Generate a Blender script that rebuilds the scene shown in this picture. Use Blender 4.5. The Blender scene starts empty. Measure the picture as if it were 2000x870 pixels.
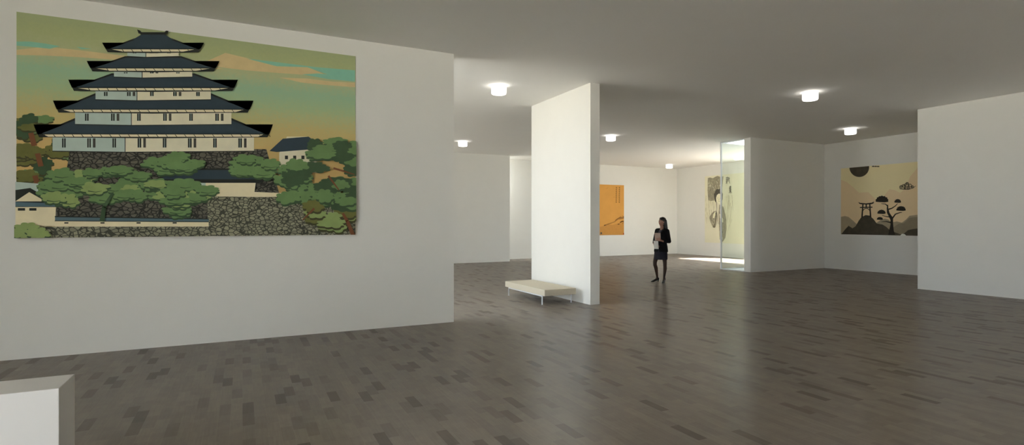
SOUTH = [(12.8, 13.95, .1, 4.1)]
WEST = [(-5.95, .2, .1, 4.0)]
WESTH = [(8.8, 10.6, .05, 3.5), (16.8, 19.6, .05, 3.6), (20.12, 21.0, .1, 4.1)]  # later openings are unseen additions that brighten the rear left wall and corridor
EAST = [(12.45, 16.63, .02, 4.25)]  # unseen opening added to brighten the far gallery
SKY_COL = (.77,.88,1.0,1); SKY_STR = 9.4
SUN_STR = 42
LAMP = 3.3
EXPO = 0.0
import bpy, bmesh, math, random
from mathutils import Vector, Matrix
random.seed(7)
C = bpy.context.scene.collection
SC = bpy.context.scene
YAW = math.radians(26.3)          # camera turned right of the +Y axis
EYE = 1.6                          # eye height
H = 4.29                           # ceiling height

# ---------------------------------------------------------------- helpers
def srgb(r, g, b):
    f = lambda c: (c/255/12.92) if c/255 <= .04045 else ((c/255+.055)/1.055)**2.4
    return (f(r), f(g), f(b), 1)

def mat(name, col, rough=.6, spec=.5, metal=0, noise=0, scale=40, bump=0, bscale=200):
    """principled material with a slight procedural mottling / bump"""
    m = bpy.data.materials.new(name); m.use_nodes = True
    nt = m.node_tree; b = nt.nodes['Principled BSDF']
    b.inputs['Base Color'].default_value = col
    b.inputs['Roughness'].default_value = rough
    b.inputs['Specular IOR Level'].default_value = spec
    b.inputs['Metallic'].default_value = metal
    if noise or bump:
        tc = nt.nodes.new('ShaderNodeTexCoord')
    if noise:
        n = nt.nodes.new('ShaderNodeTexNoise'); n.inputs['Scale'].default_value = scale
        n.inputs['Detail'].default_value = 4
        nt.links.new(tc.outputs['Object'], n.inputs['Vector'])
        mx = nt.nodes.new('ShaderNodeMix'); mx.data_type = 'RGBA'
        mx.inputs[6].default_value = tuple(c*(1-noise) for c in col[:3])+(1,)
        mx.inputs[7].default_value = tuple(min(1, c*(1+noise)) for c in col[:3])+(1,)
        nt.links.new(n.outputs['Fac'], mx.inputs[0])
        nt.links.new(mx.outputs[2], b.inputs['Base Color'])
    if bump:
        n2 = nt.nodes.new('ShaderNodeTexNoise'); n2.inputs['Scale'].default_value = bscale
        nt.links.new(tc.outputs['Object'], n2.inputs['Vector'])
        bp = nt.nodes.new('ShaderNodeBump'); bp.inputs['Strength'].default_value = bump
        bp.inputs['Distance'].default_value = .002
        nt.links.new(n2.outputs['Fac'], bp.inputs['Height'])
        nt.links.new(bp.outputs['Normal'], b.inputs['Normal'])
    return m

def emis(name, col, strength):
    m = bpy.data.materials.new(name); m.use_nodes = True
    nt = m.node_tree; b = nt.nodes['Principled BSDF']
    b.inputs['Base Color'].default_value = (.9, .9, .9, 1)
    b.inputs['Emission Color'].default_value = col
    b.inputs['Emission Strength'].default_value = strength
    return m

def add_box(bm, x0, x1, y0, y1, z0, z1):
    vs = [bm.verts.new(p) for p in ((x0,y0,z0),(x1,y0,z0),(x1,y1,z0),(x0,y1,z0),
                                    (x0,y0,z1),(x1,y0,z1),(x1,y1,z1),(x0,y1,z1))]
    for f in ((3,2,1,0),(4,5,6,7),(0,1,5,4),(1,2,6,5),(2,3,7,6),(3,0,4,7)):
        bm.faces.new([vs[i] for i in f])

def obj(name, bm, m, parent=None, smooth=False):
    me = bpy.data.meshes.new(name); bm.to_mesh(me); bm.free()
    for k in (m if isinstance(m, (list, tuple)) else [m]):
        me.materials.append(k)
    if smooth:
        me.shade_smooth()
    o = bpy.data.objects.new(name, me); C.objects.link(o)
    if parent: o.parent = parent
    return o

def tag(o, label, cat, group=None):
    o['label'] = label; o['category'] = cat
    if group: o['group'] = group
    return o

def thing(name, label, cat, loc=(0,0,0), rz=0, group=None):
    o = bpy.data.objects.new(name, None); C.objects.link(o)
    o.empty_display_size = .1
    o.location = loc; o.rotation_euler = (0,0,rz)
    return tag(o, label, cat, group)

def struct(name, bm, m, parent=None, label=None):
    o = obj(name, bm, m, parent)
    if not parent: o['kind'] = 'structure'
    if label: o['label'] = label
    return o

def bevel(bm, w, seg=2):
    bmesh.ops.bevel(bm, geom=list(bm.edges), offset=w, segments=seg, profile=.5, affect='EDGES')

def cylinder(bm, c, r, z0, z1, n=32, r2=None):
    r2 = r if r2 is None else r2
    a = [bm.verts.new((c[0]+r*math.cos(2*math.pi*i/n), c[1]+r*math.sin(2*math.pi*i/n), z0)) for i in range(n)]
    b = [bm.verts.new((c[0]+r2*math.cos(2*math.pi*i/n), c[1]+r2*math.sin(2*math.pi*i/n), z1)) for i in range(n)]
    for i in range(n):
        j = (i+1) % n
        bm.faces.new((a[i], a[j], b[j], b[i]))
    bm.faces.new(a[::-1]); bm.faces.new(b)

# ---------------------------------------------------------------- materials
WHITE = mat('white_plaster', (.79,.775,.725,1), .75, .25, noise=.02, scale=3, bump=.06, bscale=260)
CEIL = mat('ceiling_paint', (.87,.86,.83,1), .85, .15, noise=.015, scale=2)
PLINTH = mat('plinth_paint', (.62,.60,.575,1), .6, .3, noise=.015, scale=5)
PALE = mat('pale_paving', (.72,.74,.75,1), .8, .3, noise=.06, scale=20)
GROUND = mat('ground_gravel', (.80,.755,.67,1), .9, .2, noise=.2, scale=6)
ALU = mat('white_coated_steel', (.78,.79,.80,1), .35, .5, metal=.0, noise=.01)
STEEL = mat('pale_steel', (.80,.81,.83,1), .3, .5, metal=.35, noise=.01)

def floor_mat():
    m = bpy.data.materials.new('dark_parquet'); m.use_nodes = True
    nt = m.node_tree; N = nt.nodes; L = nt.links; b = N['Principled BSDF']
    tc = N.new('ShaderNodeTexCoord'); sp = N.new('ShaderNodeSeparateXYZ'); L.new(tc.outputs['Object'], sp.inputs[0])
    def M(op, a, bb=None, cc=None):
        n = N.new('ShaderNodeMath'); n.operation = op
        for i, v in enumerate((a, bb, cc)):
            if v is None: continue
            if isinstance(v, (int, float)): n.inputs[i].default_value = v
            else: L.new(v, n.inputs[i])
        return n.outputs[0]
    W, LEN = .088, .30
    u = M('DIVIDE', sp.outputs['X'], W); row = M('FLOOR', u)
    wn = N.new('ShaderNodeTexWhiteNoise'); wn.noise_dimensions = '1D'; L.new(row, wn.inputs['W'])
    v = M('ADD', M('DIVIDE', sp.outputs['Y'], LEN), M('ADD', M('MULTIPLY', row, .5), M('MULTIPLY', wn.outputs['Value'], .22)))
    cell = M('FLOOR', v)
    cb = N.new('ShaderNodeCombineXYZ'); L.new(row, cb.inputs[0]); L.new(cell, cb.inputs[1])
    w2 = N.new('ShaderNodeTexWhiteNoise'); w2.noise_dimensions = '2D'; L.new(cb.outputs[0], w2.inputs['Vector'])
    ramp = N.new('ShaderNodeValToRGB'); L.new(w2.outputs['Value'], ramp.inputs[0])
    e = ramp.color_ramp; e.interpolation = 'CONSTANT'
    base = FLOOR_BASE
    stops = [(0,.58),(.045,.68),(.09,.82),(.15,.94),(.45,.99),(.70,1.03),(.90,1.07)]
    while len(e.elements) < len(stops): e.elements.new(.5)
    for el, (p, k) in zip(e.elements, stops):
        el.position = p; el.color = tuple(c*k for c in base)+(1,)
    # wood grain stretched along the block
    mp = N.new('ShaderNodeMapping'); mp.inputs['Scale'].default_value = (60, 4, 1); L.new(tc.outputs['Object'], mp.inputs['Vector'])
    ad = N.new('ShaderNodeVectorMath'); ad.operation = 'ADD'; L.new(mp.outputs[0], ad.inputs[0]); L.new(w2.outputs['Color'], ad.inputs[1])
    g = N.new('ShaderNodeTexNoise'); g.inputs['Scale'].default_value = 1; g.inputs['Detail'].default_value = 5; L.new(ad.outputs[0], g.inputs['Vector'])
    cl = N.new('ShaderNodeTexNoise'); cl.inputs['Scale'].default_value = 9; cl.inputs['Detail'].default_value = 5; L.new(tc.outputs['Object'], cl.inputs['Vector'])
    gm = M('ADD', M('MULTIPLY', g.outputs['Fac'], .30), M('ADD', .73, M('MULTIPLY', cl.outputs['Fac'], .25)))
    # joints between blocks
    fu = M('FRACT', u); fv = M('FRACT', v)
    du = M('MULTIPLY', M('MINIMUM', fu, M('SUBTRACT', 1, fu)), W); dv = M('MULTIPLY', M('MINIMUM', fv, M('SUBTRACT', 1, fv)), LEN)
    d = M('MINIMUM', du, dv); joint = M('LESS_THAN', d, .0012)
    k = M('MULTIPLY', gm, M('ADD', 1, M('MULTIPLY', joint, .12)))
    mx = N.new('ShaderNodeVectorMath'); mx.operation = 'SCALE'; L.new(ramp.outputs['Color'], mx.inputs[0]); L.new(k, mx.inputs['Scale'])
    L.new(mx.outputs[0], b.inputs['Base Color'])
    L.new(M('ADD', FLOOR_ROUGH, M('MULTIPLY', cl.outputs['Fac'], .10)), b.inputs['Roughness'])
    b.inputs['Specular IOR Level'].default_value = 0
    bp = N.new('ShaderNodeBump'); bp.inputs['Strength'].default_value = .07; bp.inputs['Distance'].default_value = .004
    L.new(M('ADD', M('MULTIPLY', g.outputs['Fac'], .5), M('MULTIPLY', w2.outputs['Value'], .15)), bp.inputs['Height'])
    L.new(bp.outputs['Normal'], b.inputs['Normal'])
    # satin lacquer: an even, blurred sheen
    gl = N.new('ShaderNodeBsdfGlossy'); gl.inputs['Color'].default_value = (.95,.97,1,1)
    L.new(M('ADD', FLOOR_ROUGH, M('MULTIPLY', cl.outputs['Fac'], .06)), gl.inputs['Roughness']); L.new(bp.outputs['Normal'], gl.inputs['Normal'])
    lw = N.new('ShaderNodeLayerWeight'); lw.inputs['Blend'].default_value = .3
    ms = N.new('ShaderNodeMixShader'); L.new(M('ADD', .05, M('MULTIPLY', lw.outputs['Facing'], .19)), ms.inputs[0])
    L.new(b.outputs[0], ms.inputs[1]); L.new(gl.outputs[0], ms.inputs[2])
    L.new(ms.outputs[0], N['Material Output'].inputs['Surface'])
    return m
FLOOR_BASE = (.212, .176, .140); FLOOR_ROUGH = .22
PARQUET = floor_mat()

def glass_mat():
    m = bpy.data.materials.new('clear_glass'); m.use_nodes = True
    nt = m.node_tree; nt.nodes.clear()
    out = nt.nodes.new('ShaderNodeOutputMaterial'); mix = nt.nodes.new('ShaderNodeMixShader')
    tr = nt.nodes.new('ShaderNodeBsdfTransparent'); tr.inputs['Color'].default_value = (.95,.975,.96,1)
    gl = nt.nodes.new('ShaderNodeBsdfGlossy'); gl.inputs['Roughness'].default_value = 0
    fr = nt.nodes.new('ShaderNodeFresnel'); fr.inputs['IOR'].default_value = 1.45
    ge = nt.nodes.new('ShaderNodeNewGeometry'); fm = nt.nodes.new('ShaderNodeMath'); fm.operation = 'MULTIPLY'
    iv = nt.nodes.new('ShaderNodeMath'); iv.operation = 'SUBTRACT'; iv.inputs[0].default_value = 1; nt.links.new(ge.outputs['Backfacing'], iv.inputs[1])
    nt.links.new(fr.outputs[0], fm.inputs[0]); nt.links.new(iv.outputs[0], fm.inputs[1])
    nt.links.new(fm.outputs[0], mix.inputs[0]); nt.links.new(tr.outputs[0], mix.inputs[1]); nt.links.new(gl.outputs[0], mix.inputs[2])
    nt.links.new(mix.outputs[0], out.inputs[0])
    return m
GLASS = glass_mat()

# ---------------------------------------------------------------- room shell
def wallbox(name, x0, x1, y0, y1, z0=-.02, z1=None, m=None):
    bm = bmesh.new(); add_box(bm, x0, x1, y0, y1, z0, H+.02 if z1 is None else z1)
    return struct(name, bm, m or WHITE)

def slab_with_holes(bm, X0, X1, Y0, Y1, z0, z1, holes):
    xs = sorted({X0, X1, *[h[0] for h in holes], *[h[1] for h in holes]})
    ys = sorted({Y0, Y1, *[h[2] for h in holes], *[h[3] for h in holes]})
    inside = lambda x, y: any(h[0] < x < h[1] and h[2] < y < h[3] for h in holes)
    nx, ny = len(xs)-1, len(ys)-1
    solid = [[not inside((xs[i]+xs[i+1])/2, (ys[j]+ys[j+1])/2) for j in range(ny)] for i in range(nx)]
    V = {}
    def v(i, j, z):
        k = (i, j, z)
        if k not in V: V[k] = bm.verts.new((xs[i], ys[j], z))
        return V[k]
    S = lambda i, j: 0 <= i < nx and 0 <= j < ny and solid[i][j]
    for i in range(nx):
        for j in range(ny):
            if not solid[i][j]: continue
            bm.faces.new((v(i,j,z0), v(i,j+1,z0), v(i+1,j+1,z0), v(i+1,j,z0)))
            bm.faces.new((v(i,j,z1), v(i+1,j,z1), v(i+1,j+1,z1), v(i,j+1,z1)))
            if not S(i-1,j): bm.faces.new((v(i,j,z0), v(i,j,z1), v(i,j+1,z1), v(i,j+1,z0)))
            if not S(i+1,j): bm.faces.new((v(i+1,j,z0), v(i+1,j+1,z0), v(i+1,j+1,z1), v(i+1,j,z1)))
            if not S(i,j-1): bm.faces.new((v(i,j,z0), v(i+1,j,z0), v(i+1,j,z1), v(i,j,z1)))
            if not S(i,j+1): bm.faces.new((v(i,j+1,z0), v(i,j+1,z1), v(i+1,j+1,z1), v(i+1,j+1,z0)))

def wall_openings(name, axis, a, b, s0, s1, holes):
    """wall slab between a and b on the axis ('x' or 'y'), spanning s0..s1, with (s0,s1,z0,z1) openings"""
    bm = bmesh.new(); slab_with_holes(bm, s0, s1, -.02, H+.02, a, b, holes)
    for v in bm.verts:
        p = v.co.copy()
        v.co = (p.z, p.x, p.y) if axis == 'x' else (p.x, p.z, p.y)
    bmesh.ops.recalc_face_normals(bm, faces=bm.faces)
    return struct(name, bm, WHITE)

XW, XE, YS, YN = -6.0, 21.2, -6.0, 21.05
SKY_E = (19.1, 21.1, 12.45, 16.2)      # unseen roof opening, added to cast the far sun patch and brighten that gallery
COURT = (14.74, 16.3, 12.43, 13.46)    # open top of the small glazed court
YARD = (XW-.3, -1.75, 8.45, YN+.3)     # open yard outside the west window of the hall
SKY_W = (.8, 2.8, 8.75, 10.5)         # added roof opening hidden behind the big left wall, brightens the floor beyond
SKY_S = (15.4, 17.2, -.4, .6)         # small unseen roof opening, added to lift the light in the right recess
SKY_N = (-1.0, 9.6, 20.07, 21.05)       # roof light in the rear corridor
bm = bmesh.new(); slab_with_holes(bm, XW-.3, XE+.3, YS-.3, YN+.3, H, H+.25, [SKY_E, COURT, SKY_N, YARD, SKY_W, SKY_S]); struct('ceiling', bm, CEIL)
bm = bmesh.new(); slab_with_holes(bm, XW-.3, XE+.3, YS-.3, YN+.3, -.3, 0, [YARD]); struct('floor', bm, PARQUET)

wallbox('wall_left', XW, 3.03, 8.23, 8.45)
wallbox('wall_center', 6.01, 6.225, 8.75, 11.14)
wallbox('wall_right', 14.47, 14.69, YS, 7.39)
wallbox('wall_right_rear', 18.12, 18.34, YS, 12.17)
wallbox('wall_right_return', 14.47, XE+.02, 12.17, 12.42)
wallbox('wall_back', -1.75, XE+.02, YN, YN+.25)
wallbox('wall_back_left', -1.75, 9.71, 19.85, 20.07)
wallbox('wall_back_right', 19.72, 19.94, 16.65, YN)
wallbox('wall_nook_north', 19.72, XE+.02, 16.65, 16.87)
wall_openings('wall_east', 'x', XE, XE+.25, 12.2, 16.87, EAST)
wallbox('wall_court_east', 16.3, 16.5, 12.42, 13.46)
wall_openings('wall_south', 'y', YS-.25, YS, XW-.25, 18.34, SOUTH)
wall_openings('wall_west', 'x', XW-.25, XW, YS, 8.45, WEST)
wall_openings('wall_west_hall', 'x', -1.75, -1.5, 8.45, YN, WESTH)
bm = bmesh.new(); add_box(bm, 14.3, 17.6, 12.17, 12.42, H+.25, H+2.9); struct('wall_sun_blocker', bm, WHITE)  # unseen upstand added to block sun from the court opening
bm = bmesh.new(); add_box(bm, 14.52, 16.3, 12.42, 13.34, 0, .012); struct('floor_court', bm, PALE)
bm = bmesh.new(); add_box(bm, -70, 80, -70, 80, -.5, -.06); g = struct('ground', bm, GROUND)

bm = bmesh.new(); add_box(bm, 21.6, 60, -30, 60, -.06, -.045); struct('ground_east_low_bounce', bm, mat('low_bounce_grey', (.46,.44,.40,1), .9, .2, noise=.25, scale=6))  # darker sheet added out of view to cut light bounced through the east opening

# ---- glazed corner of the court
w = bpy.data.objects.new('window_1', None); C.objects.link(w); w['kind'] = 'structure'; w.location = (14.47, 13.36, 0)
w['label'] = 'glazed corner of a small open court beside the far white wall end'
def wpart(name, m, *boxes):
    bm = bmesh.new()
    for q in boxes: add_box(bm, *q)
    return obj(name, bm, m, w)
wpart('corner_post', ALU, (-.022,.022,-.022,.022,0,H))
wpart('glass_pane', GLASS, (-.006,.006,-.92,-.022,.03,H-.03))
wpart('glass_pane', GLASS, (.022,1.83,-.006,.006,.03,H-.03))
wpart('bottom_rail', ALU, (-.014,.014,-.93,-.022,0,.03), (.022,1.83,-.014,.014,0,.03))
wpart('top_rail', ALU, (-.014,.014,-.93,-.022,H-.03,H), (.022,1.83,-.014,.014,H-.03,H))
# ---------------------------------------------------------------- ceiling lamps
LAMPM = emis('lit_opal_glass', (1,.965,.90,1), LAMP)
LAMPB = mat('lamp_white_metal', (.8,.8,.78,1), .4, .5)
def make_lamp():
    t = thing('ceiling_lamp', '', 'lamp', (0,0,H), 0, 'drum ceiling lamps')
    bm = bmesh.new(); cylinder(bm, (0,0), .105, -.014, 0, 40); obj('base', bm, LAMPB, t)
    bm = bmesh.new()
    # softly rounded drum
    prof = [(.0,-.172),(.120,-.172),(.138,-.166),(.146,-.152),(.148,-.13),(.148,-.034),(.145,-.020),(.136,-.014),(.0,-.014)]
    n = 40; rings = []
    for r, z in prof:
        if r == 0: rings.append([bm.verts.new((0,0,z))])
        else: rings.append([bm.verts.new((r*math.cos(2*math.pi*i/n), r*math.sin(2*math.pi*i/n), z)) for i in range(n)])
    for a, b in zip(rings, rings[1:]):
        for i in range(n):
            j = (i+1) % n
            if len(a) == 1: bm.faces.new((a[0], b[j], b[i]))
            elif len(b) == 1: bm.faces.new((a[i], a[j], b[0]))
            else: bm.faces.new((a[i], a[j], b[j], b[i]))
    bmesh.ops.recalc_face_normals(bm, faces=bm.faces)
    o = obj('diffuser', bm, LAMPM, t, smooth=True)
    return t
def copy_tree(o, parent=None):
    c = o.copy(); C.objects.link(c)
    if parent: c.parent = parent
    for ch in list(o.children): copy_tree(ch, c)
    return c
lamp0 = make_lamp()
for i, (x, y, lab) in enumerate([
    (4.53, 9.75, 'round white drum lamp on the ceiling between the big left wall and the free-standing wall'),
    (6.57, 16.99, 'small drum lamp beside the left wall edge, on the ceiling before the rear left wall'),
    (10.24, 13.8, 'drum lamp just right of the free-standing wall, above the orange picture'),
    (17.89, 19.6, 'tiny farthest drum lamp near the back corner, above the standing woman'),
    (17.95, 15.72, 'drum lamp seen through the glass pane, above the ink figure print'),
    (10.53, 7.38, 'largest drum lamp in the open middle of the right-hand ceiling'),
    (15.65, 9.73, 'drum lamp in the right recess, above and left of the gate landscape print')]):
    o = lamp0 if i == 0 else copy_tree(lamp0)
    o.location = (x, y, H); o['label'] = lab

# ---------------------------------------------------------------- bench
BEIGE = mat('beige_upholstery', (.60,.54,.42,1), .85, .2, noise=.06, scale=60, bump=.25, bscale=500)
BZ = .302
bench = thing('bench', 'low beige upholstered bench on thin white legs beside the free-standing wall', 'bench', (5.52, 9.92, 0))
bm = bmesh.new(); add_box(bm, -.355,.355,-.875,.875, BZ-.122, BZ); bevel(bm, .008, 2)
obj('seat_cushion', bm, BEIGE, bench)
bm = bmesh.new()
for s in (-1,1):
    add_box(bm, s*.33-.008, s*.33+.008, -.74,.74, BZ-.144, BZ-.122)
    add_box(bm, -.322,.322, s*.735-.006, s*.735+.006, BZ-.140, BZ-.122)
obj('frame', bm, STEEL, bench)
for sx in (-1,1):
    for sy in (-1,1):
        bm = bmesh.new(); add_box(bm, sx*.33-.009, sx*.33+.009, sy*.735-.009, sy*.735+.009, 0, BZ-.144)
        add_box(bm, sx*.33-.012, sx*.33+.012, sy*.735-.012, sy*.735+.012, 0, .006)
        obj('leg', bm, STEEL, bench)

# ---------------------------------------------------------------- plinth, lower left corner
pz = .75
bm = bmesh.new(); add_box(bm, -.84-1.1, -.84, 3.52, 3.815, 0, pz); bevel(bm, .003, 2)
tag(obj('plinth', bm, PLINTH), 'plain white box plinth on the floor in the lower left corner', 'plinth')
# ---------------------------------------------------------------- framed-less wall prints
FPX = 1065.0
def wall_uv(plane, pos):
    """photo pixel -> (u, z) on a wall: plane 'y' (wall facing the camera side) or 'x' (side wall)"""
    sn, cs = math.sin(YAW), math.cos(YAW)
    def f(px, py):
        k = (px-1000)/FPX
        rx, ry = sn+cs*k, cs-sn*k
        d = pos/(rx if plane == 'x' else ry)
        z = EYE + (434-py)/FPX*d
        return (rx*d if plane == 'y' else -ry*d, z)
    return f

class Print:
    """a thin board with flat printed shapes; u runs right, v up, seen from -y"""
    def __init__(s, u0, u1, v0, v1, bg, t=.012):
        s.bm = bmesh.new(); s.m = [bg]; s.t = t; s.n = 0; s.b = (u0, u1, v0, v1)
        add_box(s.bm, u0, u1, -t, 0, v0, v1)
    def mi(s, m):
        if m not in s.m: s.m.append(m)
        return s.m.index(m)
    def clip(s, pts):
        u0, u1, v0, v1 = s.b; e = .0005
        for ax, lim, sg in ((0,u0+e,1),(0,u1-e,-1),(1,v0+e,1),(1,v1-e,-1)):
            out = []
            for i in range(len(pts)):
                a, b = pts[i-1], pts[i]
                ia, ib = (a[ax]-lim)*sg >= 0, (b[ax]-lim)*sg >= 0
                if ia != ib:
                    k = (lim-a[ax])/(b[ax]-a[ax]); out.append((a[0]+(b[0]-a[0])*k, a[1]+(b[1]-a[1])*k))
                if ib: out.append(b)
            pts = out
            if len(pts) < 3: return []
        return pts
    def poly(s, pts, m, layer=True):
        pts = s.clip(pts)
        if len(pts) < 3: return
        if layer: s.n += 1
        y = -s.t - .00012*(s.n+1)
        f = s.bm.faces.new([s.bm.verts.new((p[0], y, p[1])) for p in pts])
        f.normal_update()
        if f.normal.y > 0: f.normal_flip()
        f.material_index = s.mi(m)
        if len(pts) > 4: bmesh.ops.triangulate(s.bm, faces=[f])
    def stroke(s, pts, w, m, w2=None, layer=True):
        """tapering brush stroke, one quad per segment on a shared layer"""
        if layer: s.n += 1
        w2 = w if w2 is None else w2; n = len(pts)-1
        for i in range(n):
            a, b = Vector(pts[i]), Vector(pts[i+1]); d = b-a
            if d.length < 1e-6: continue
            q = Vector((-d.y, d.x)).normalized(); wa = (w+(w2-w)*i/n)/2; wb = (w+(w2-w)*(i+1)/n)/2
            e = d.normalized()*min(wa, wb)*.4
            s.poly([tuple(a-e+q*wa), tuple(a-e-q*wa), tuple(b+e-q*wb), tuple(b+e+q*wb)], m, False)
    def done(s, name, loc, rz, label, cat):
        o = obj(name, s.bm, s.m); o.location = loc; o.rotation_euler = (0,0,rz)
        return tag(o, label, cat)

def ink(name, r, g, b, k=2.0, noise=.10, scale=9):
    c = srgb(r, g, b); return mat(name, tuple(min(.92, x*k) for x in c[:3])+(1,), .8, .15, noise=noise, scale=scale)

ink_dark = ink('print_charcoal', 58,56,50)

def blob(cx, cy, rx, ry, n, rnd, amp=.16):
    """cloud-like closed outline of n bumps"""
    pts = []; st = 5
    for i in range(n):
        a0 = 2*math.pi*i/n; a1 = 2*math.pi*(i+1)/n; k = 1+rnd.uniform(-amp, amp)
        for j in range(st):
            t = j/st; a = a0+(a1-a0)*t; r = (1-.16+.22*math.sin(math.pi*t))*k
            pts.append((cx+rx*r*math.cos(a), cy+ry*r*math.sin(a)))
    return pts

# ======== large landscape print on the left wall (a plain pavilion among trees at dusk)
def sky_print(name, z0, z1, stops):
    m = bpy.data.materials.new(name); m.use_nodes = True
    nt = m.node_tree; N = nt.nodes; L = nt.links; b = N['Principled BSDF']; b.inputs['Roughness'].default_value = .8
    b.inputs['Specular IOR Level'].default_value = .15
    tc = N.new('ShaderNodeTexCoord'); sp = N.new('ShaderNodeSeparateXYZ'); L.new(tc.outputs['Object'], sp.inputs[0])
    mr = N.new('ShaderNodeMapRange'); mr.inputs[1].default_value = z0; mr.inputs[2].default_value = z1; L.new(sp.outputs['Z'], mr.inputs[0])
    no = N.new('ShaderNodeTexNoise'); no.inputs['Scale'].default_value = 30; no.inputs['Detail'].default_value = 6; L.new(tc.outputs['Object'], no.inputs['Vector'])
    ad = N.new('ShaderNodeMath'); ad.operation = 'MULTIPLY_ADD'; L.new(no.outputs['Fac'], ad.inputs[0]); ad.inputs[1].default_value = .10; L.new(mr.outputs[0], ad.inputs[2])
    sb = N.new('ShaderNodeMath'); sb.operation = 'SUBTRACT'; L.new(ad.outputs[0], sb.inputs[0]); sb.inputs[1].default_value = .05
    rp = N.new('ShaderNodeValToRGB'); L.new(sb.outputs[0], rp.inputs[0]); e = rp.color_ramp
    while len(e.elements) < len(stops): e.elements.new(.5)
    for el, (p, c) in zip(e.elements, stops): el.position = p; el.color = c
    L.new(rp.outputs[0], b.inputs['Base Color'])
    return m
def seen(r, g, b, k=2.0): return tuple(min(.92, x*k) for x in srgb(r, g, b)[:3])+(1,)

def stone_mat(name, c1, c2, cm, sc):
    m = bpy.data.materials.new(name); m.use_nodes = True
    nt = m.node_tree; N = nt.nodes; L = nt.links; b = N['Principled BSDF']; b.inputs['Roughness'].default_value = .8; b.inputs['Specular IOR Level'].default_value = .15
    tc = N.new('ShaderNodeTexCoord'); mp = N.new('ShaderNodeMapping'); mp.inputs['Scale'].default_value = (sc*.7, 1, sc); L.new(tc.outputs['Object'], mp.inputs[0])
    v = N.new('ShaderNodeTexVoronoi'); v.inputs['Scale'].default_value = 1; L.new(mp.outputs[0], v.inputs['Vector'])
    d = N.new('ShaderNodeTexVoronoi'); d.feature = 'DISTANCE_TO_EDGE'; d.inputs['Scale'].default_value = 1; L.new(mp.outputs[0], d.inputs['Vector'])
    mx = N.new('ShaderNodeMix'); mx.data_type = 'RGBA'; mx.inputs[6].default_value = c1; mx.inputs[7].default_value = c2; L.new(v.outputs['Color'], mx.inputs[0])
    lt = N.new('ShaderNodeMath'); lt.operation = 'LESS_THAN'; lt.inputs[1].default_value = .09; L.new(d.outputs['Distance'], lt.inputs[0])
    m2 = N.new('ShaderNodeMix'); m2.data_type = 'RGBA'; L.new(lt.outputs[0], m2.inputs[0]); L.new(mx.outputs[2], m2.inputs[6]); m2.inputs[7].default_value = cm
    L.new(m2.outputs[2], b.inputs['Base Color'])
    return m

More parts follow.
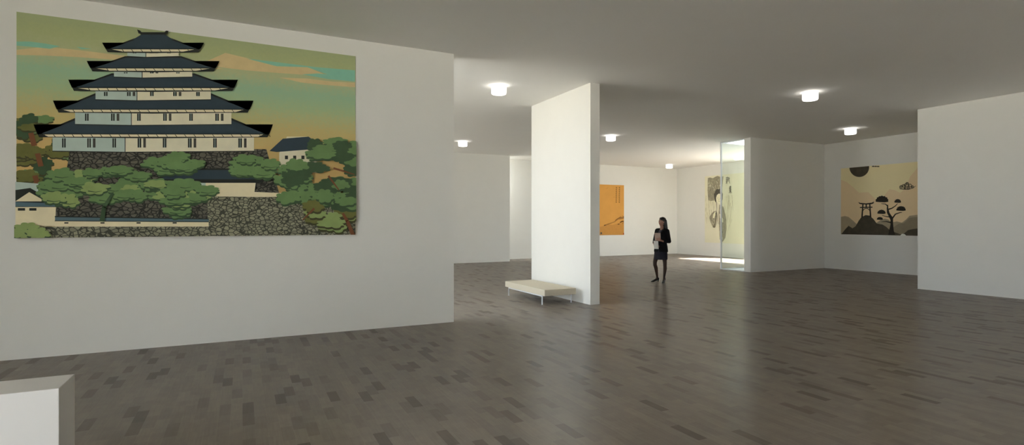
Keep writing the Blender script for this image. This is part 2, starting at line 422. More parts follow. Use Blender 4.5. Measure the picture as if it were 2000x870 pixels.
def landscape_print():
    P = wall_uv('y', 8.23); rnd = random.Random(11)
    u0, u1, v0, v1 = -2.35, 1.491, 1.414, 4.042
    sky = sky_print('dusk_sky_ink', v0, v1, [(0, seen(158,131,84)),(.40, seen(157,132,85)),(.56, seen(150,137,92)),(.68, seen(127,142,108)),(.76, seen(118,142,116)),(.84, seen(136,140,106)),(.93, seen(130,136,98)),(1, seen(124,131,98))])
    pr = Print(u0, u1, v0, v1, sky)
    q = lambda L: [P(x, y) for x, y in L]
    black = ink('print_black', 34,36,32); navy = ink('print_navy', 42,52,58); navy2 = ink('print_slate', 66,84,90)
    white = ink('print_white', 172,166,144); cream = ink('print_cream', 176,166,138); shade = ink('print_pale_blue', 138,150,142)
    g1 = ink('print_green', 82,104,66, noise=.2); g2 = ink('print_dark_green', 50,66,46, noise=.2); g3 = ink('print_light_green', 108,122,76, noise=.2)
    ol = ink('print_olive', 84,84,46, noise=.25); ol2 = ink('print_dark_olive', 56,56,36, noise=.2); brown = ink('print_brown', 92,60,40)
    cloud = ink('print_peach_cloud', 160,143,106); teal = ink('print_teal_cloud', 104,146,128)
    st1 = stone_mat('print_stone', seen(92,92,78), seen(120,118,98), seen(54,54,46), 26)
    st2 = stone_mat('print_dark_stone', seen(64,62,56), seen(84,80,70), seen(38,38,34), 24)
    # drifting clouds
    for L in ([(33,98),(90,92),(150,98),(230,108),(300,116),(380,124),(440,136),(380,133),(300,126),(230,118),(150,112),(80,109),(33,108)],
              [(440,104),(500,118),(560,128),(600,131),(634,146),(600,147),(540,143),(480,138),(430,132),(400,122)],
              [(545,152),(600,154),(650,160),(693,162),(693,171),(640,167),(590,162)]):
        pr.poly(q(L), cloud)
    for L in ([(33,82),(60,82),(90,86),(118,91),(98,96),(60,92),(33,90)], [(482,115),(540,122),(620,132),(693,138),(693,160),(640,155),(590,146),(620,144),(640,146),(600,132),(540,130)],
              [(150,92),(180,96),(160,97)], [(276,87),(305,91),(285,91)]):
        pr.poly(q(L), teal)
    # left tree behind the hall
    for i in range(46):
        cx, cy = rnd.uniform(30,142), rnd.uniform(232,384)
        if cx > 90 and cy < 262: continue
        b = blob(cx, cy, rnd.uniform(15,28), rnd.uniform(7,12), 7, rnd)
        pr.poly(q([(x, y+3) for x, y in b]), ol2); pr.poly(q(b), rnd.choice([ol, ol, g2, g1]))
    for x, y in ((62,262),(75,302),(70,345),(80,372)):
        pr.stroke(q([(x,y),(x+6,y+22)]), .05, brown)
    # stone terrace
    pr.poly(q([(138,292),(520,292),(548,388),(122,388)]), st2)
    # plain symmetric pavilion: four storeys, each with a wall, deep eaves and a roof
    cx = 300
    tiers = [(196,226,296,34), (152,188,244,30), (112,158,196,24), (76,122,152,18), (50,92,112,15)]   # half width wall, half width eave, floor y, wall height
    for hw, he, yb, wh in tiers:
        yt = yb-wh
        pr.poly(q([(cx-hw,yb),(cx-hw*.28,yb+2),(cx-hw*.28,yt),(cx-hw,yt)]), shade)
        pr.poly(q([(cx-hw*.28,yb+2),(cx+hw,yb),(cx+hw,yt),(cx-hw*.28,yt)]), white)
        pr.stroke(q([(cx-hw*.28,yb+2),(cx-hw*.28,yt)]), .008, black)
        pr.stroke(q([(cx-hw,yb),(cx-hw*.28,yb+2),(cx+hw,yb)]), .010, black)
        nwin = max(3, int(hw/22))
        for k in range(nwin):
            x = cx-hw+(k+.5)*2*hw/nwin
            pr.poly(q([(x-6,yb-7),(x+1,yb-7),(x+1,yt+9),(x-6,yt+9)]), black); pr.stroke(q([(x-2.5,yb-7),(x-2.5,yt+9)]), .006, shade)
            if k % 2: pr.poly(q([(x+5,yb-7),(x+10,yb-7),(x+10,yt+9),(x+5,yt+9)]), ink_dark)
        rh = wh*.8+8
        up = he*.05+3
        pr.poly(q([(cx-he,yt+1),(cx-hw*.72,yt-rh),(cx+hw*.72,yt-rh),(cx+he,yt+1),(cx+he+7,yt-up-4),(cx+he-4,yt+7),(cx,yt+9),(cx-he+4,yt+7),(cx-he-7,yt-up-4)]), black)
        pr.poly(q([(cx-he+8,yt),(cx-hw*.70,yt-rh+3),(cx+hw*.70,yt-rh+3),(cx+he-8,yt)]), navy)
        pr.poly(q([(cx-he+12,yt+1.5),(cx+he-12,yt+1.5),(cx+hw+8,yt+6),(cx-hw-8,yt+6)]), cream)
        for k in range(int(he/9)):
            x = cx-he+14+k*18.2
            pr.stroke(q([(x,yt+2),(x+3,yt+6)]), .007, black)
    pr.poly(q([(cx-40,80),(cx-20,68),(cx+20,68),(cx+40,80)]), navy); pr.stroke(q([(cx-24,67.5),(cx+24,67.5)]), .03, black)
    for sx in (-1,1): pr.poly(q([(cx+sx*20,68),(cx+sx*28,68),(cx+sx*31,60),(cx+sx*25,62)]), black)
    # lower hall in front
    pr.poly(q([(318,352),(500,352),(496,384),(322,384)]), cream); pr.poly(q([(318,352),(402,352),(402,380),(320,380)]), shade)
    pr.poly(q([(300,353),(345,330),(478,330),(520,353),(508,358),(312,358)]), black); pr.poly(q([(312,351),(347,333),(476,333),(508,351)]), navy)
    pr.poly(q([(545,300),(560,268),(600,268),(618,290),(618,338),(545,338)]), white)
    pr.poly(q([(526,296),(552,272),(602,268),(628,288),(618,292),(540,298)]), navy)
    for x in (556,572,588,604): pr.poly(q([(x,312),(x+6,312),(x+6,305),(x,305)]), black)
    pr.poly(q([(402,372),(560,378),(590,384),(402,388)]), cream)
    # big rampart
    pr.poly(q([(402,384),(693,388),(693,470),(402,470)]), st1)
    pr.poly(q([(33,380),(406,380),(406,432),(33,432)]), st2)
    # near gatehouse and low wall
    pr.poly(q([(33,356),(110,362),(130,378),(33,378)]), shade)
    pr.poly(q([(33,400),(112,400),(110,442),(33,442)]), cream)
    pr.poly(q([(33,372),(62,368),(104,392),(148,400),(140,405),(33,405)]), black); pr.poly(q([(33,394),(60,376),(92,394)]), cream); pr.poly(q([(33,395),(140,399),(134,404),(33,404)]), navy2)
    for x in (38,60): pr.poly(q([(x,412),(x+14,412),(x+14,407),(x,407)]), black)
    pr.poly(q([(110,424),(408,428),(408,434),(110,432)]), navy2); pr.stroke(q([(110,423.5),(408,428)]), .012, black); pr.stroke(q([(110,432),(408,434)]), .012, black)
    pr.poly(q([(110,432.5),(408,434.5),(408,444),(110,443.5)]), cream)
    for k in range(4): pr.poly(q([(128+70*k,437),(136+70*k,437),(136+70*k,434.5),(128+70*k,434.5)]), black)
    pr.poly(q([(33,443),(693,443),(693,470),(33,470)]), st1)
    # middle trees
    for cx_, cy_, rx, ry, nn in ((205,372,122,44,34),(360,385,50,34,13),(340,320,44,14,8),(486,326,46,16,9)):
        for i in range(nn):
            a = rnd.uniform(0, 2*math.pi); r = math.sqrt(rnd.random())
            x, y = cx_+rx*r*math.cos(a), cy_+ry*r*math.sin(a)
            b = blob(x, y, rnd.uniform(18,34), rnd.uniform(8,13), 8, rnd)
            pr.poly(q([(px+1, py+3.5) for px, py in b]), g2); pr.poly(q(b), rnd.choice([g1, g1, g1, g3]))
            pr.stroke(q([(x-12,y+5),(x+2,y+7),(x+14,y+5)]), .012, g2, .004)
    pr.stroke(q([(202,432),(206,405),(222,380)]), .05, g2, .03)
    # right tree mass
    for i in range(72):
        x, y = rnd.uniform(556,700), rnd.uniform(276,452)
        if (x < 610 and (y < 318 or y > 400)) or (y < 292 and x < 600): continue
        b = blob(x, y, rnd.uniform(16,30), rnd.uniform(8,13), 8, rnd)
        low = y > 400
        pr.poly(q([(px+1, py+4) for px, py in b]), ol2 if low else g2); pr.poly(q(b), rnd.choice([g3, ol, g3]) if low else rnd.choice([g1, g2, g1]))
    for L in ([(640,345),(660,372)], [(612,408),(590,430)], [(650,330),(690,342)]): pr.stroke(q(L), .03, brown, .015)
    pr.stroke(q([(690,465),(676,432),(668,418)]), .06, brown, .035)
    for x, y in ((60,446),(45,455),(80,456)):
        b = blob(x, y, 24, 11, 8, rnd); pr.poly(q([(px, py+3) for px, py in b]), g2); pr.poly(q(b), g3)
    return pr.done('landscape_picture', (0, 8.228, 0), 0, 'large landscape print of a white pavilion among green trees at dusk, on the left wall', 'wall art')
landscape_print()

# ======== orange ink painting on the far wall
def orange_print():
    P = wall_uv('y', 21.05)
    K = 1.16
    bg = mat('gold_silk', seen(206,150,76,K), .75, .15, noise=.10, scale=2.2)
    pr = Print(14.35, 16.38, .98, 3.36, bg)
    q = lambda L: [P(1170+x/7.25, 350+y/7.25) for x, y in L]
    dk = ink('ink_on_gold', 84,56,26, K); md = ink('ink_wash_gold', 150,104,52, K); lt = ink('ink_haze_gold', 188,134,68, K); red = ink('seal_red', 150,62,34, K)
    pr.poly(q([(-90,690),(40,670),(120,640),(190,650),(260,630),(340,600),(356,600),(356,800),(-90,800)]), lt)
    pr.poly(q([(60,660),(110,636),(190,612),(240,590),(232,606),(160,634),(95,660)]), md)
    pr.poly(q([(225,590),(262,556),(300,534),(330,540),(352,520),(356,560),(320,566),(270,574),(240,594)]), md)
    pr.stroke(q([(70,658),(92,650)]), .05, dk, .03); pr.stroke(q([(225,588),(265,556),(310,536)]), .02, dk, .012)
    pr.poly(q([(290,612),(312,596),(336,590),(354,600),(340,606),(316,612),(300,622)]), dk); pr.poly(q([(254,644),(280,632),(294,640),(270,648)]), dk)
    pr.stroke(q([(326,520),(344,540),(354,566)]), .016, dk, .008); pr.stroke(q([(354,604),(330,630),(336,640)]), .012, dk)
    rnd = random.Random(4)
    for cxx, n in ((286, 8), (243, 8)):
        for k in range(n):
            x, y = cxx-k*.6, 124+k*29
            for j in range(2): pr.stroke(q([(x-9,y-6+j*9),(x+9,y-8+j*9)]), .012, dk)
            pr.stroke(q([(x-2,y-9),(x+rnd.uniform(-6,6),y+9)]), .012, dk); pr.stroke(q([(x+1,y),(x+9,y+9)]), .010, dk)
    pr.poly(q([(15,755),(38,755),(38,780),(15,780)]), ink_dark); pr.poly(q([(336,766),(352,766),(352,786),(336,786)]), red)
    for x, y in ((95,140),(110,128),(40,735),(200,260)): pr.stroke(q([(x,y),(x+16,y-6)]), .02, lt)
    return pr.done('orange_picture', (0, 21.048, 0), 0, 'orange gold painting with two columns of script, on the far back wall', 'wall art')
orange_print()

# ======== pale ink figure print on the far right wall
def figure_print():
    P = wall_uv('x', 19.72)
    K = 1.2
    bg = mat('pale_yellow_paper', seen(213,209,184,K), .8, .15, noise=.03, scale=4)
    pr = Print(-19.18, -16.62, .63, 3.765, bg)
    q = lambda L: [P(1370+x/5.8, 335+y/5.8) for x, y in L]
    gr = ink('ink_grey', 142,136,116, K, noise=.45, scale=22); dk = ink('ink_dark_grey', 84,82,72, K, noise=.3, scale=25); lt = ink('ink_faint', 186,180,146, K, noise=.2, scale=18); pale = ink('paper_white', 222,218,188, K)
    rnd = random.Random(9)
    pr.poly(q([(75,76),(100,70),(134,78),(160,62),(185,52),(215,62),(252,56),(246,120),(240,175),(228,214),(200,192),(170,208),(156,260),(148,330),(110,336),(80,328),(72,220)]), gr)
    for i in range(26):
        x, y = rnd.uniform(82,235), rnd.uniform(75,300)
        if x > 150 and y > 190: continue
        pr.stroke(q([(x,y),(x+rnd.uniform(-10,10),y+14),(x+rnd.uniform(-14,14),y+26)]), .012, rnd.choice([dk, lt]), .006)
    # head: dark hair with pale oval face, tilted downwards
    pr.poly(q([(156,232),(172,204),(205,196),(232,216),(246,258),(244,318),(230,352),(238,300),(222,258),(200,252),(178,268),(168,300),(172,352),(158,332),(150,280)]), dk)
    pr.poly(q([(176,280),(198,258),(222,268),(232,306),(226,346),(206,370),(184,358),(172,322)]), pale)
    for L in ([(184,304),(196,300)],[(208,304),(220,306)],[(198,340),(210,340)],[(202,312),(200,328)]): pr.stroke(q(L), .010, dk)
    # robe
    pr.poly(q([(206,378),(236,384),(252,420),(272,480),(284,560),(286,650),(276,750),(250,792),(222,812),(208,740),(202,600),(196,480)]), gr)
    pr.poly(q([(92,522),(112,486),(136,458),(168,446),(182,470),(178,540),(172,600),(158,640),(136,632),(112,590)]), gr)
    pr.poly(q([(130,528),(136,490),(152,462),(164,452),(160,500),(146,532)]), pale); pr.poly(q([(206,478),(226,500),(248,540),(250,584),(230,572),(212,530)]), pale)
    for i in range(30):
        x, y = rnd.uniform(206,276), rnd.uniform(560,770)
        pr.stroke(q([(x,y),(x+rnd.uniform(-3,6),y+rnd.uniform(14,34))]), .010, dk, .004)
    for i in range(110):                                    # fine pale hatching through the grey
        if i % 2: x, y = rnd.uniform(80,240), rnd.uniform(78,205)
        elif i % 4: x, y = rnd.uniform(208,274), rnd.uniform(400,760)
        else: x, y = rnd.uniform(116,172), rnd.uniform(500,625)
        pr.stroke(q([(x,y),(x+rnd.uniform(-6,6),y+rnd.uniform(10,26))]), .014, bg if i % 3 else lt, .008)
    for L in ([(170,470),(166,540),(162,600)],[(176,350),(180,420),(176,480)],[(160,590),(150,636),(132,630)],[(250,400),(268,480),(280,560)],[(212,590),(230,660),(226,800)],[(182,480),(190,560),(196,600)]):
        pr.stroke(q(L), .030, dk, .012)
    pr.stroke(q([(150,250),(160,330),(170,352)]), .05, dk, .02)
    # reeds and grass strokes
    for i in range(26):
        x = rnd.uniform(52,150); y = rnd.uniform(270,520); pr.stroke(q([(x,y),(x+rnd.uniform(-8,8),y+rnd.uniform(30,110))]), .016, lt if i % 3 else gr, .006)
    for i in range(30):
        x = rnd.uniform(270,360); y = rnd.uniform(260,620); pr.stroke(q([(x,y),(x+rnd.uniform(-14,10),y+rnd.uniform(30,130))]), .016, lt if i % 3 else gr, .006)
    # large brushed characters
    for L in ([(285,75),(322,70)],[(300,62),(296,140)],[(285,95),(318,92)],[(285,112),(322,106)],[(318,66),(322,110),(330,138)],[(312,84),(330,80)],[(296,120),(284,138)],
              [(325,176),(345,172)],[(336,166),(334,250)],[(322,196),(346,190)],[(322,214),(348,208)],[(334,218),(322,246)],[(336,218),(350,248)],[(326,182),(330,206)]):
        pr.stroke(q(L), .035, dk, .022)
    return pr.done('figure_picture', (19.718, 0, 0), -math.pi/2, 'pale yellow print with a grey ink robed figure, behind the glass post', 'wall art')
figure_print()

# ======== gate landscape on the right recess wall
def gate_print():
    P = wall_uv('x', 18.12)
    K = 2.75
    bg = ink('tan_paper', 166,147,116, K, noise=.03, scale=3)
    pr = Print(-11.58, -8.05, 1.185, 3.405, bg)
    q = lambda L: [P(1600+x/4.35, 290+y/4.35) for x, y in L]
    far = ink('ridge_faint', 154,137,109, K, noise=.03); far2 = ink('ridge_far', 144,128,102, K, noise=.05); mid = ink('ridge_mid', 110,100,82, K, noise=.14, scale=5); mid2 = ink('ridge_near', 92,85,70, K, noise=.2, scale=6)
    dk = ink('ridge_dark', 50,46,38, K, noise=.45, scale=6); bk = ink('ink_black', 32,29,24, K); gap = ink('pale_gap', 182,172,150, K)
    pr.poly(q([(150,262),(188,268),(236,286),(290,330),(340,378),(420,372),(480,432),(540,420),(600,346),(650,358),(690,380),(735,340),(775,240),(834,170),(900,120),(1000,300),(1000,760),(150,760)]), far)
    pr.poly(q([(150,330),(250,372),(300,440),(350,560),(450,620),(540,600),(640,500),(760,420),(834,440),(1000,380),(1000,760),(150,760)]), far2 if False else far)
    pr.poly(q([(150,600),(188,582),(222,576),(252,584),(290,616),(322,645),(300,760),(150,760)]), mid)
    pr.poly(q([(480,640),(520,612),(560,598),(590,606),(620,630),(660,622),(705,632),(740,606),(770,574),(834,566),(900,560),(1000,600),(1000,760),(480,760)]), mid)
    pr.poly(q([(620,680),(680,640),(720,636),(770,590),(834,584),(1000,620),(1000,760),(620,760)]), mid2)
    pr.poly(q([(150,760),(190,730),(222,690),(252,658),(285,680),(312,662),(338,616),(360,586),(396,568),(430,572),(462,600),(492,640),(540,648),(572,668),(596,690),(640,712),(690,730),(720,728),(756,696),(800,686),(834,682),(900,670),(1000,700),(1000,760)]), dk)
    pr.poly(q([(690,742),(706,726),(728,730),(744,744)]), gap)
    # gate: curved lintel, tie beam, two splayed posts, arch
    pr.poly(q([(334,456),(350,464),(400,468),(450,462),(470,452),(462,470),(440,476),(400,478),(360,476),(344,472)]), bk)
    pr.poly(q([(348,499),(455,496),(455,505),(348,508)]), bk)
    for x0, x1 in ((374,366),(432,439)): pr.stroke(q([(x0,474),(x1,586)]), .040, bk, .048)
    for x in (402,): pr.stroke(q([(x,474),(x,500)]), .04, bk)
    arch = [(403+34*math.cos(a), 552-42*math.sin(a)) for a in [math.pi*i/12 for i in range(13)]]
    pr.stroke(q(arch), .022, bk)
    # tree: twisting trunk, branches and foliage pads
    pr.poly(q([(588,742),(598,690),(608,650),(608,610),(594,580),(578,548),(576,510),(580,480),(588,480),(590,512),(600,548),(616,572),(630,590),(630,640),(636,700),(650,742)]), bk)
    for L, w, w2 in (([(582,490),(566,474),(530,470)],.035,.015), ([(586,520),(620,510),(650,490),(668,470)],.045,.015), ([(624,596),(650,560),(690,546),(706,544)],.045,.015), ([(606,584),(570,580),(536,570)],.035,.012), ([(612,632),(570,622),(530,626)],.04,.012)):
        pr.stroke(q(L), w, bk, w2)
    def pad(x, y, rx, ry, seed):
        r = random.Random(seed); n = 7; pts = [(x-rx, y+ry*.55), (x-rx*.96, y)]
        for i in range(n):
            a0, a1 = math.pi*(1-i/n), math.pi*(1-(i+1)/n)
            for t in (0,.33,.66):
                a = a0+(a1-a0)*t; k = .92+.10*math.sin(math.pi*t)+r.uniform(-.03,.03)
                pts.append((x+rx*k*math.cos(a), y+ry*.3-ry*1.25*k*math.sin(a)))
        pts += [(x+rx*.98, y+ry*.3), (x+rx, y+ry*.55), (x+rx*.4, y+ry*.7), (x-rx*.4, y+ry*.62)]
        return pts
    for i, (x, y, rx, ry) in enumerate([(536,436,54,34),(670,450,28,20),(698,515,40,25),(532,543,35,22),(518,598,26,15)]): pr.poly(q(pad(x, y, rx, ry, i)), bk)
    # dark moon cut off by the top edge, small far cloud
    cxm, cym, R = 343, 160, 84
    pr.poly([P(1600+(cxm+R*math.cos(a))/4.35, 290+(cym+R*math.sin(a))/4.35) for a in [2*math.pi*i/48 for i in range(48)]], dk)
    for x in (462,482,504): pr.poly(q(blob(x, 154, 12, 5, 6, random.Random(x))), dk)
    # curled cloud
    for x, y, r in ((700,328,14),(722,322,18),(748,314,22),(775,318,18),(796,328,12),(735,338,11),(764,338,12),(752,300,13)):
        sp = [(x+r*(1-.7*i/14)*math.cos(i*.62+2.4), y+r*(1-.7*i/14)*math.sin(i*.62+2.4)) for i in range(15)]
        pr.stroke(q(sp), .020, dk, .012)
    pr.stroke(q([(688,344),(720,348),(760,350),(800,338),(822,320)]), .024, dk, .010)
    return pr.done('gate_picture', (18.118, 0, 0), -math.pi/2, 'tan print of a black gate and twisted tree, on the right recess wall', 'wall art')
gate_print()
# ---------------------------------------------------------------- the visitor
SKIN = mat('skin', (.36,.19,.135,1), .5, .4, noise=.06, scale=30)
TIGHTS = mat('sheer_dark_tights', (.052,.030,.021,1), .55, .3, noise=.08, scale=30)
BLACK = mat('black_wool', (.006,.006,.007,1), .85, .2, noise=.1, scale=60)
CHAR = mat('charcoal_cloth', (.018,.018,.026,1), .8, .25, noise=.15, scale=60)
GREYT = mat('grey_jersey', (.075,.07,.085,1), .85, .2, noise=.1, scale=60)
HAIR = mat('dark_brown_hair', (.009,.006,.005,1), .4, .5, noise=.3, scale=90)
LEATH = mat('black_leather', (.007,.006,.006,1), .3, .5)
EYEW = mat('eye_white', (.65,.62,.58,1), .3, .5); EYED = mat('dark_iris', (.02,.012,.008,1), .2, .5)
LIPS = mat('rose_lips', (.30,.09,.08,1), .4, .4)
COVER = mat('tan_magazine_cover', (.42,.30,.23,1), .5, .4, noise=.2, scale=25)
PAPER = mat('white_paper', (.72,.70,.64,1), .6, .3, noise=.06, scale=25)

def capsule(bm, a, b, ra, rb, n=14):
    """closed tapered capsule from a to b"""
    a, b = Vector(a), Vector(b); d = b-a; L = d.length
    z = d.normalized() if L > 1e-6 else Vector((0,0,1))
    x = z.orthogonal().normalized(); y = z.cross(x)
    rings = []
    for k in range(1, 5):
        t = math.pi/2*k/4; rings.append((a - z*ra*math.cos(t), ra*math.sin(t)))
    for k in range(0, 4):
        t = math.pi/2*k/4; rings.append((b + z*rb*math.sin(t), rb*math.cos(t)))
    R = [[bm.verts.new(c + (x*math.cos(2*math.pi*i/n)+y*math.sin(2*math.pi*i/n))*r) for i in range(n)] for c, r in rings]
    p0 = bm.verts.new(a - z*ra); p1 = bm.verts.new(b + z*rb)
    for i in range(n):
        j = (i+1) % n
        bm.faces.new((p0, R[0][j], R[0][i])); bm.faces.new((p1, R[-1][i], R[-1][j]))
        for k in range(len(R)-1): bm.faces.new((R[k][i], R[k][j], R[k+1][j], R[k+1][i]))

def ellipsoid(bm, c, axes, r):
    """ellipsoid with given orthonormal axes and radii"""
    ret = bmesh.ops.create_uvsphere(bm, u_segments=18, v_segments=12, radius=1)
    for v in ret['verts']:
        p = v.co.copy(); v.co = Vector(c) + axes[0]*p.x*r[0] + axes[1]*p.y*r[1] + axes[2]*p.z*r[2]

def loft(bm, secs, n=28, cap=True):
    """closed tube through horizontal elliptical sections (centre, dirA, ra, dirB, rb)"""
    R = []
    for c, A, ra, B, rb in secs:
        c = Vector(c)
        R.append([bm.verts.new(c + A*ra*math.cos(2*math.pi*i/n) + B*rb*math.sin(2*math.pi*i/n)) for i in range(n)])
    for k in range(len(R)-1):
        for i in range(n):
            j = (i+1) % n; bm.faces.new((R[k][i], R[k][j], R[k+1][j], R[k+1][i]))
    if cap: bm.faces.new(R[0][::-1]); bm.faces.new(R[-1])

def fuse(name, bm, mats, parent, voxel=.006, smooth=4, cut=None, paint=None):
    """melt overlapping closed shapes into one continuous skin"""
    bmesh.ops.recalc_face_normals(bm, faces=bm.faces)
    o = obj(name, bm, mats, parent)
    md = o.modifiers.new('r', 'REMESH'); md.mode = 'VOXEL'; md.voxel_size = voxel
    sm = o.modifiers.new('s', 'SMOOTH'); sm.factor = .5; sm.iterations = smooth
    bpy.context.view_layer.update()
    me = bpy.data.meshes.new_from_object(o.evaluated_get(bpy.context.evaluated_depsgraph_get()))
    o.modifiers.clear(); me.name = name
    me.materials.clear()
    for k in (mats if isinstance(mats, (list, tuple)) else [mats]): me.materials.append(k)
    if cut or paint:
        b2 = bmesh.new(); b2.from_mesh(me)
        if cut: bmesh.ops.delete(b2, geom=[f for f in b2.faces if cut(f.calc_center_median())], context='FACES')
        if paint:
            for f in b2.faces: f.material_index = paint(f.calc_center_median())
        b2.to_mesh(me); b2.free()
    me.shade_smooth(); o.data = me
    return o

woman = thing('person', 'woman with long dark hair in black jacket and short skirt standing, holding papers', 'person', (9.87, 11.13, 0), -YAW)
# local axes: x = right, y = away from the camera, z = up; she faces left and towards the camera
Fd = Vector((-.80,-.60,0)); Ld = Vector((.60,-.80,0)); Up = Vector((0,0,1))      # chest direction, her left side
Hd = Vector((-.955,-.295,0)); HL = Vector((.295,-.955,0))                          # where the head looks
def P3(c, f=0, l=0, z=0): return Vector((c[0],c[1],0)) + Fd*f + Ld*l + Up*z
CH = (.035, 0); HP = (.012, .03)
neck = Vector((.032,.0,1.425)); head = Vector((.032,-.0,1.605))
shL, shR = P3(CH,0,.158,1.365), P3(CH,0,-.158,1.375)
elL, elR = Vector((.176,-.155,1.095)), Vector((-.118,.145,1.115))
wrL, wrR = P3(CH,.160,.155,1.098), P3(CH,.150,-.150,1.035)
hipL, hipR = P3(HP,0,.085,.90), P3(HP,0,-.085,.90)
knL, knR = Vector((.098,-.035,.50)), Vector((-.135,.085,.505))
anL, anR = Vector((.086,-.005,.135)), Vector((-.05,.185,.125))

def torso_secs(g=0.0, top=1.40, bot=.80):
    S = [(.80,.150,.118,HP),(.88,.168,.122,HP),(.95,.160,.112,(.016,.022)),(1.03,.132,.096,(.022,.014)),(1.10,.126,.094,(.027,.008)),
         (1.19,.140,.108,CH),(1.27,.150,.112,CH),(1.34,.152,.092,CH),(1.39,.115,.070,CH),(1.42,.06,.055,CH)]
    return [(Vector((c[0],c[1],z)), Ld, a+g, Fd, b+g) for z, a, b, c in S if bot-.001 <= z <= top+.001]

def fingers(bm, wrist, palm_c, fwd, side, curl, r=.0075, thumb=1):
    """palm block, four unequal bent fingers and a thumb leaving the side of the palm"""
    fwd, side, curl = fwd.normalized(), side.normalized(), curl.normalized()
    capsule(bm, wrist, palm_c - fwd*.015, .021, .024); capsule(bm, palm_c - fwd*.02 + side*.016, palm_c + fwd*.03 + side*.022, .014, .012)
    capsule(bm, palm_c - fwd*.02 - side*.016, palm_c + fwd*.028 - side*.022, .014, .012); capsule(bm, palm_c - fwd*.02, palm_c + fwd*.034, .015, .013)
    for k, (off, ln) in enumerate(((.030,.058),(.010,.068),(-.010,.064),(-.029,.050))):
        a = palm_c + fwd*.034 + side*off; b = a + fwd*ln*.48 + curl*ln*.12; c = b + fwd*ln*.30 + curl*ln*.28; d = c + fwd*ln*.12 + curl*ln*.28
        capsule(bm, a, b, r*1.05, r, 8); capsule(bm, b, c, r, r*.92, 8); capsule(bm, c, d, r*.92, r*.8, 8)
    a = palm_c - fwd*.018 + side*.024*thumb; b = a + fwd*.028 + side*.026*thumb + curl*.006; c = b + fwd*.030 + side*.006*thumb + curl*.012
    capsule(bm, a, b, .011, .0095, 8); capsule(bm, b, c, .0095, .008, 8)

# ---- body: one continuous surface
bm = bmesh.new()
loft(bm, torso_secs(-.012))
capsule(bm, neck - Up*.03, neck + Up*.07 + Hd*.008, .052, .046)
ax = (Hd, HL, Up)
ellipsoid(bm, head + Up*.022 - Hd*.008, ax, (.090,.072,.092))                 # skull
ellipsoid(bm, head - Up*.030 + Hd*.022, ax, (.062,.058,.078))                 # face
capsule(bm, head - Up*.088 + Hd*.046, head - Up*.092 + Hd*.056, .022, .017)    # chin
capsule(bm, head - Up*.075 + Hd*.02 + HL*.03, head - Up*.055 - Hd*.02 + HL*.046, .020, .018)
capsule(bm, head - Up*.075 + Hd*.02 - HL*.03, head - Up*.055 - Hd*.02 - HL*.046, .020, .018)
capsule(bm, head + Up*.012 + Hd*.080, head - Up*.026 + Hd*.094, .008, .011)    # nose
capsule(bm, head + Up*.020 + Hd*.072 - HL*.034, head + Up*.020 + Hd*.072 + HL*.034, .012, .012)  # brow
for s in (-1,1):
    capsule(bm, head - Up*.026 + Hd*.055 + HL*.034*s, head - Up*.034 + Hd*.046 + HL*.040*s, .018, .016)   # cheeks
    ellipsoid(bm, head - Up*.008 - Hd*.006 + HL*.071*s, ax, (.017,.009,.030))  # ears
for sh, el, wr in ((shL, elL, wrL), (shR, elR, wrR)):
    capsule(bm, sh, el, .043, .036); capsule(bm, el, wr, .036, .023)
# left hand lies over the front of the magazine; right hand holds the papers from below
fingers(bm, wrL, P3(CH,.192,.080,1.128), -Ld*.95 + Up*.30, Up*.95 + Ld*.30, -Ld*.8 - Fd*.12, thumb=1)
fingers(bm, wrR, P3(CH,.172,-.095,.990), Ld*.94 - Up*.30, Up*.94 + Ld*.30, Ld*.6 - Up*.2 - Fd*.1, thumb=1)
for hp, kn, an in ((hipL, knL, anL), (hipR, knR, anR)):
    capsule(bm, hp, kn + Up*.03, .082, .053); capsule(bm, kn + Up*.03, kn - Up*.04, .053, .049)
    cf = kn.lerp(an, .32) - (Fd*.016)
    capsule(bm, kn - Up*.03, cf, .047, .050); capsule(bm, cf, an + Up*.03, .050, .029); capsule(bm, an + Up*.03, an - Up*.03, .029, .030)
toeL, toeR = Vector((.002,-.155,.022)), Vector((-.205,.12,.022))
heelL, heelR = anL + Vector((.018,.022,-.045)), anR + Vector((.03,.012,-.04))
for an, hl, to in ((anL, heelL, toeL), (anR, heelR, toeR)):
    capsule(bm, an - Up*.02, hl, .028, .024); ball = to.lerp(an, .30); ball.z = .034
    capsule(bm, an - Up*.035, ball, .026, .026); capsule(bm, ball, to, .026, .016); capsule(bm, hl, ball, .022, .024)
body = fuse('body', bm, [SKIN, TIGHTS], woman, .005, 3, paint=lambda c: 1 if c.z < .72 else 0)

# ---- face details
for s in (-1,1):
    bm = bmesh.new(); ellipsoid(bm, head + Up*.004 + Hd*.071 + HL*.030*s, ax, (.010,.014,.008)); e = obj('eye', bm, EYEW, woman, True)
    bm = bmesh.new(); ellipsoid(bm, head + Up*.004 + Hd*.078 + HL*.030*s, ax, (.0045,.006,.006)); obj('iris', bm, EYED, e, True)
    bm = bmesh.new(); capsule(bm, head + Up*.026 + Hd*.0845 + HL*.014*s, head + Up*.027 + Hd*.074 + HL*.044*s, .004, .003, 8); obj('eyebrow', bm, HAIR, woman, True)
bm = bmesh.new(); capsule(bm, head - Up*.056 + Hd*.081 - HL*.016, head - Up*.056 + Hd*.081 + HL*.016, .006, .006, 10); obj('lips', bm, LIPS, woman, True)

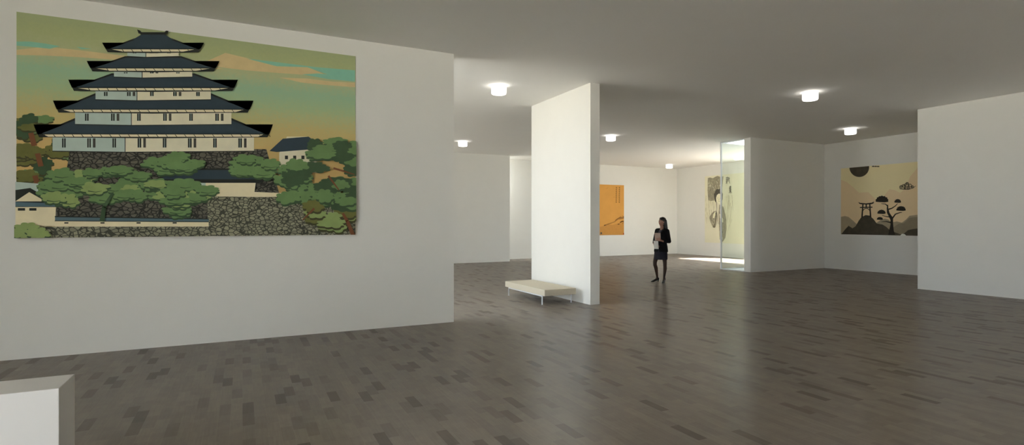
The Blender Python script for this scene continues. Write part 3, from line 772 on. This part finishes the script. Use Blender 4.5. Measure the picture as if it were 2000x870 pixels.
# ---- hair: parted, swept behind the ear, falling down the back
bm = bmesh.new()
ellipsoid(bm, head + Up*.036 - Hd*.020, ax, (.100,.083,.092))
ellipsoid(bm, head - Up*.01 - Hd*.045, ax, (.066,.078,.110))
for l in (-.055,-.028,0,.028,.055):
    capsule(bm, head - Hd*.060 + HL*l + Up*.02, Vector((.118,.005,1.42)) + HL*l*.9, .046, .040)
    capsule(bm, Vector((.118,.005,1.42)) + HL*l*.9, Vector((.128,.03,1.30)) + HL*l*.8, .040, .020)
for s in (-1,1):
    capsule(bm, head + Up*.09 + Hd*.030 + HL*.026*s, head + Up*.02 - Hd*.022 + HL*.066*s, .026, .022)
    capsule(bm, head + Up*.02 - Hd*.024 + HL*.066*s, head - Up*.11 - Hd*.052 + HL*.060*s, .022, .026)
def hairline(c):
    r = c-head; f, l, z = r.dot(Hd), abs(r.dot(HL)), r.z
    edge = .058 - .35*l                                   # lower towards the temples
    return f > .012 + .30*max(0, z) - .25*min(0, z+.02) and z < edge + .25*(f-.05)
fuse('hair', bm, HAIR, woman, .006, 3, cut=hairline)

# ---- clothes
bm = bmesh.new(); loft(bm, torso_secs(.004, 1.39, .88)); fuse('top', bm, GREYT, woman, .007, 2)
bm = bmesh.new()
loft(bm, [(Vector((HP[0],HP[1],z)) + Fd*o, Ld, a, Fd, b) for z, a, b, o in ((1.0,.146,.112,0),(.92,.172,.130,0),(.84,.182,.138,.004),(.74,.186,.144,.008),(.66,.190,.148,.012),(.613,.192,.150,.014))][::-1])
def skirt_cut(c): return c.z < .619 and (c - Vector((HP[0],HP[1],c.z)) - Fd*.014).length < .13
fuse('skirt', bm, CHAR, woman, .007, 2)
bm = bmesh.new()
loft(bm, [(c, A, a, B, b) for c, A, a, B, b in torso_secs(.020, 1.39, .88)] )
loft(bm, [(Vector((HP[0],HP[1],z)), Ld, a, Fd, b) for z, a, b in ((.815,.198,.156),(.88,.192,.146),(.96,.182,.134),(1.04,.156,.118))])
for sh, el, wr in ((shL, elL, wrL), (shR, elR, wrR)):
    capsule(bm, sh - Up*.005, el, .062, .052); capsule(bm, el, el.lerp(wr, .82), .052, .038)
capsule(bm, P3(CH,-.02,.06,1.405), shL + Up*.012, .036, .046); capsule(bm, P3(CH,-.02,-.06,1.405), shR + Up*.012, .036, .046)
def jcut(c):
    r = c - Vector((CH[0],CH[1],0)); f, l = r.dot(Fd), r.dot(Ld)
    if f < .02: return False
    w = max(0, (c.z-1.08)/.34)*.078 if c.z > 1.06 else 0
    w = max(w, .03*max(0, (.90-c.z)/.1))
    return abs(l) < w
fuse('jacket', bm, BLACK, woman, .007, 3, cut=jcut)
# lapels
for s in (-1,1):
    bm = bmesh.new()
    pts = [P3(CH,.030,.050*s,1.425), P3(CH,.085,.098*s,1.365), P3(CH,.120,.094*s,1.29), P3(CH,.132,.045*s,1.17), P3(CH,.128,.004*s,1.08), P3(CH,.132,.020*s,1.19), P3(CH,.122,.045*s,1.31)]
    vs = [bm.verts.new(p + Fd*.006) for p in pts]; vb = [bm.verts.new(p - Fd*.006) for p in pts]
    bm.faces.new(vs); bm.faces.new(vb[::-1])
    for i in range(len(pts)): bm.faces.new((vs[i], vs[i-1], vb[i-1], vb[i]))
    bmesh.ops.recalc_face_normals(bm, faces=bm.faces); obj('lapel', bm, BLACK, woman)
# pumps with slim heels
for an, hl, to in ((anL, heelL, toeL), (anR, heelR, toeR)):
    bm = bmesh.new(); ball = to.lerp(an, .30); ball.z = .036
    d = (to-hl); d.z = 0; d.normalize()
    capsule(bm, hl - Up*.006, hl + Up*.012, .031, .030); capsule(bm, hl - Up*.012, ball - Up*.004, .026, .030); capsule(bm, ball - Up*.004, to + d*.018 - Up*.003, .031, .014)
    capsule(bm, hl - Up*.02 - d*.010, Vector((hl.x, hl.y, .006)) - d*.004, .016, .007)
    zc = lambda c, hl=hl, ball=ball, d=d: False
    o = fuse('shoe', bm, LEATH, woman, .005, 2)
    for v in o.data.vertices:
        if v.co.z < .0: v.co.z = .0

# ---- the papers she holds (things of their own)
def booklet(name, label, cat, c, f, w, h, t, m_out, m_in):
    o = thing(name, label, cat)
    up = (Up + Fd*.10).normalized(); rt = up.cross(f).normalized(); n = rt.cross(up)
    R = Matrix((rt, n, up)).transposed().to_4x4()
    M = Matrix.Rotation(-YAW, 4, 'Z'); base = Vector(woman.location)
    o.matrix_world = Matrix.Translation(base) @ M @ Matrix.Translation(c) @ R
    for nm, y0, y1, ins, mm in (('cover', -t/2, -t/2+.0015, 0, m_out), ('page_block', -t/2+.0015, t/2-.0015, .004, m_in), ('cover', t/2-.0015, t/2, 0, m_out)):
        b = bmesh.new(); add_box(b, -w/2+ins, w/2-ins, y0, y1, -h/2+ins, h/2-ins); obj(nm, b, mm, o)
    return o
booklet('magazine', 'tan covered magazine the woman holds against her chest', 'magazine', P3(CH,.162,-.018,1.212), -Fd, .185, .20, .012, COVER, PAPER)
booklet('paper_stack', 'white papers held at the waist, below the tan magazine', 'papers', P3(CH,.208,-.032,1.000), -Fd, .140, .21, .010, PAPER, PAPER)
# ---------------------------------------------------------------- light
wd = bpy.data.worlds.new('sky'); SC.world = wd; wd.use_nodes = True
bg = wd.node_tree.nodes['Background']
bg.inputs['Color'].default_value = SKY_COL; bg.inputs['Strength'].default_value = SKY_STR
sl = bpy.data.lights.new('sun', 'SUN'); sl.energy = SUN_STR; sl.angle = math.radians(.6); sl.color = (1,.955,.87)
so = bpy.data.objects.new('sun', sl); C.objects.link(so); so.location = (30,-10,30)
so.rotation_euler = Vector((-2,2,-4.29)).to_track_quat('-Z','Y').to_euler()

# ---------------------------------------------------------------- camera
cd = bpy.data.cameras.new('camera'); co = bpy.data.objects.new('camera', cd); C.objects.link(co)
co.location = (0,0,EYE); co.rotation_euler = (math.pi/2, 0, -YAW)
cd.sensor_width = 36; cd.lens = 36*1065/2000; cd.shift_y = -1/2000; cd.clip_end = 300
SC.camera = co
SC.view_settings.view_transform = 'Standard'; SC.view_settings.look = 'None'
SC.view_settings.gamma = 1; SC.view_settings.exposure = EXPO; SC.view_settings.use_curve_mapping = False
cy = SC.cycles
cy.use_denoising = True; cy.denoiser = 'OPENIMAGEDENOISE'
cy.max_bounces = 10; cy.diffuse_bounces = 7; cy.glossy_bounces = 4; cy.transparent_max_bounces = 12
cy.sample_clamp_indirect = 6; cy.caustics_reflective = False; cy.caustics_refractive = False
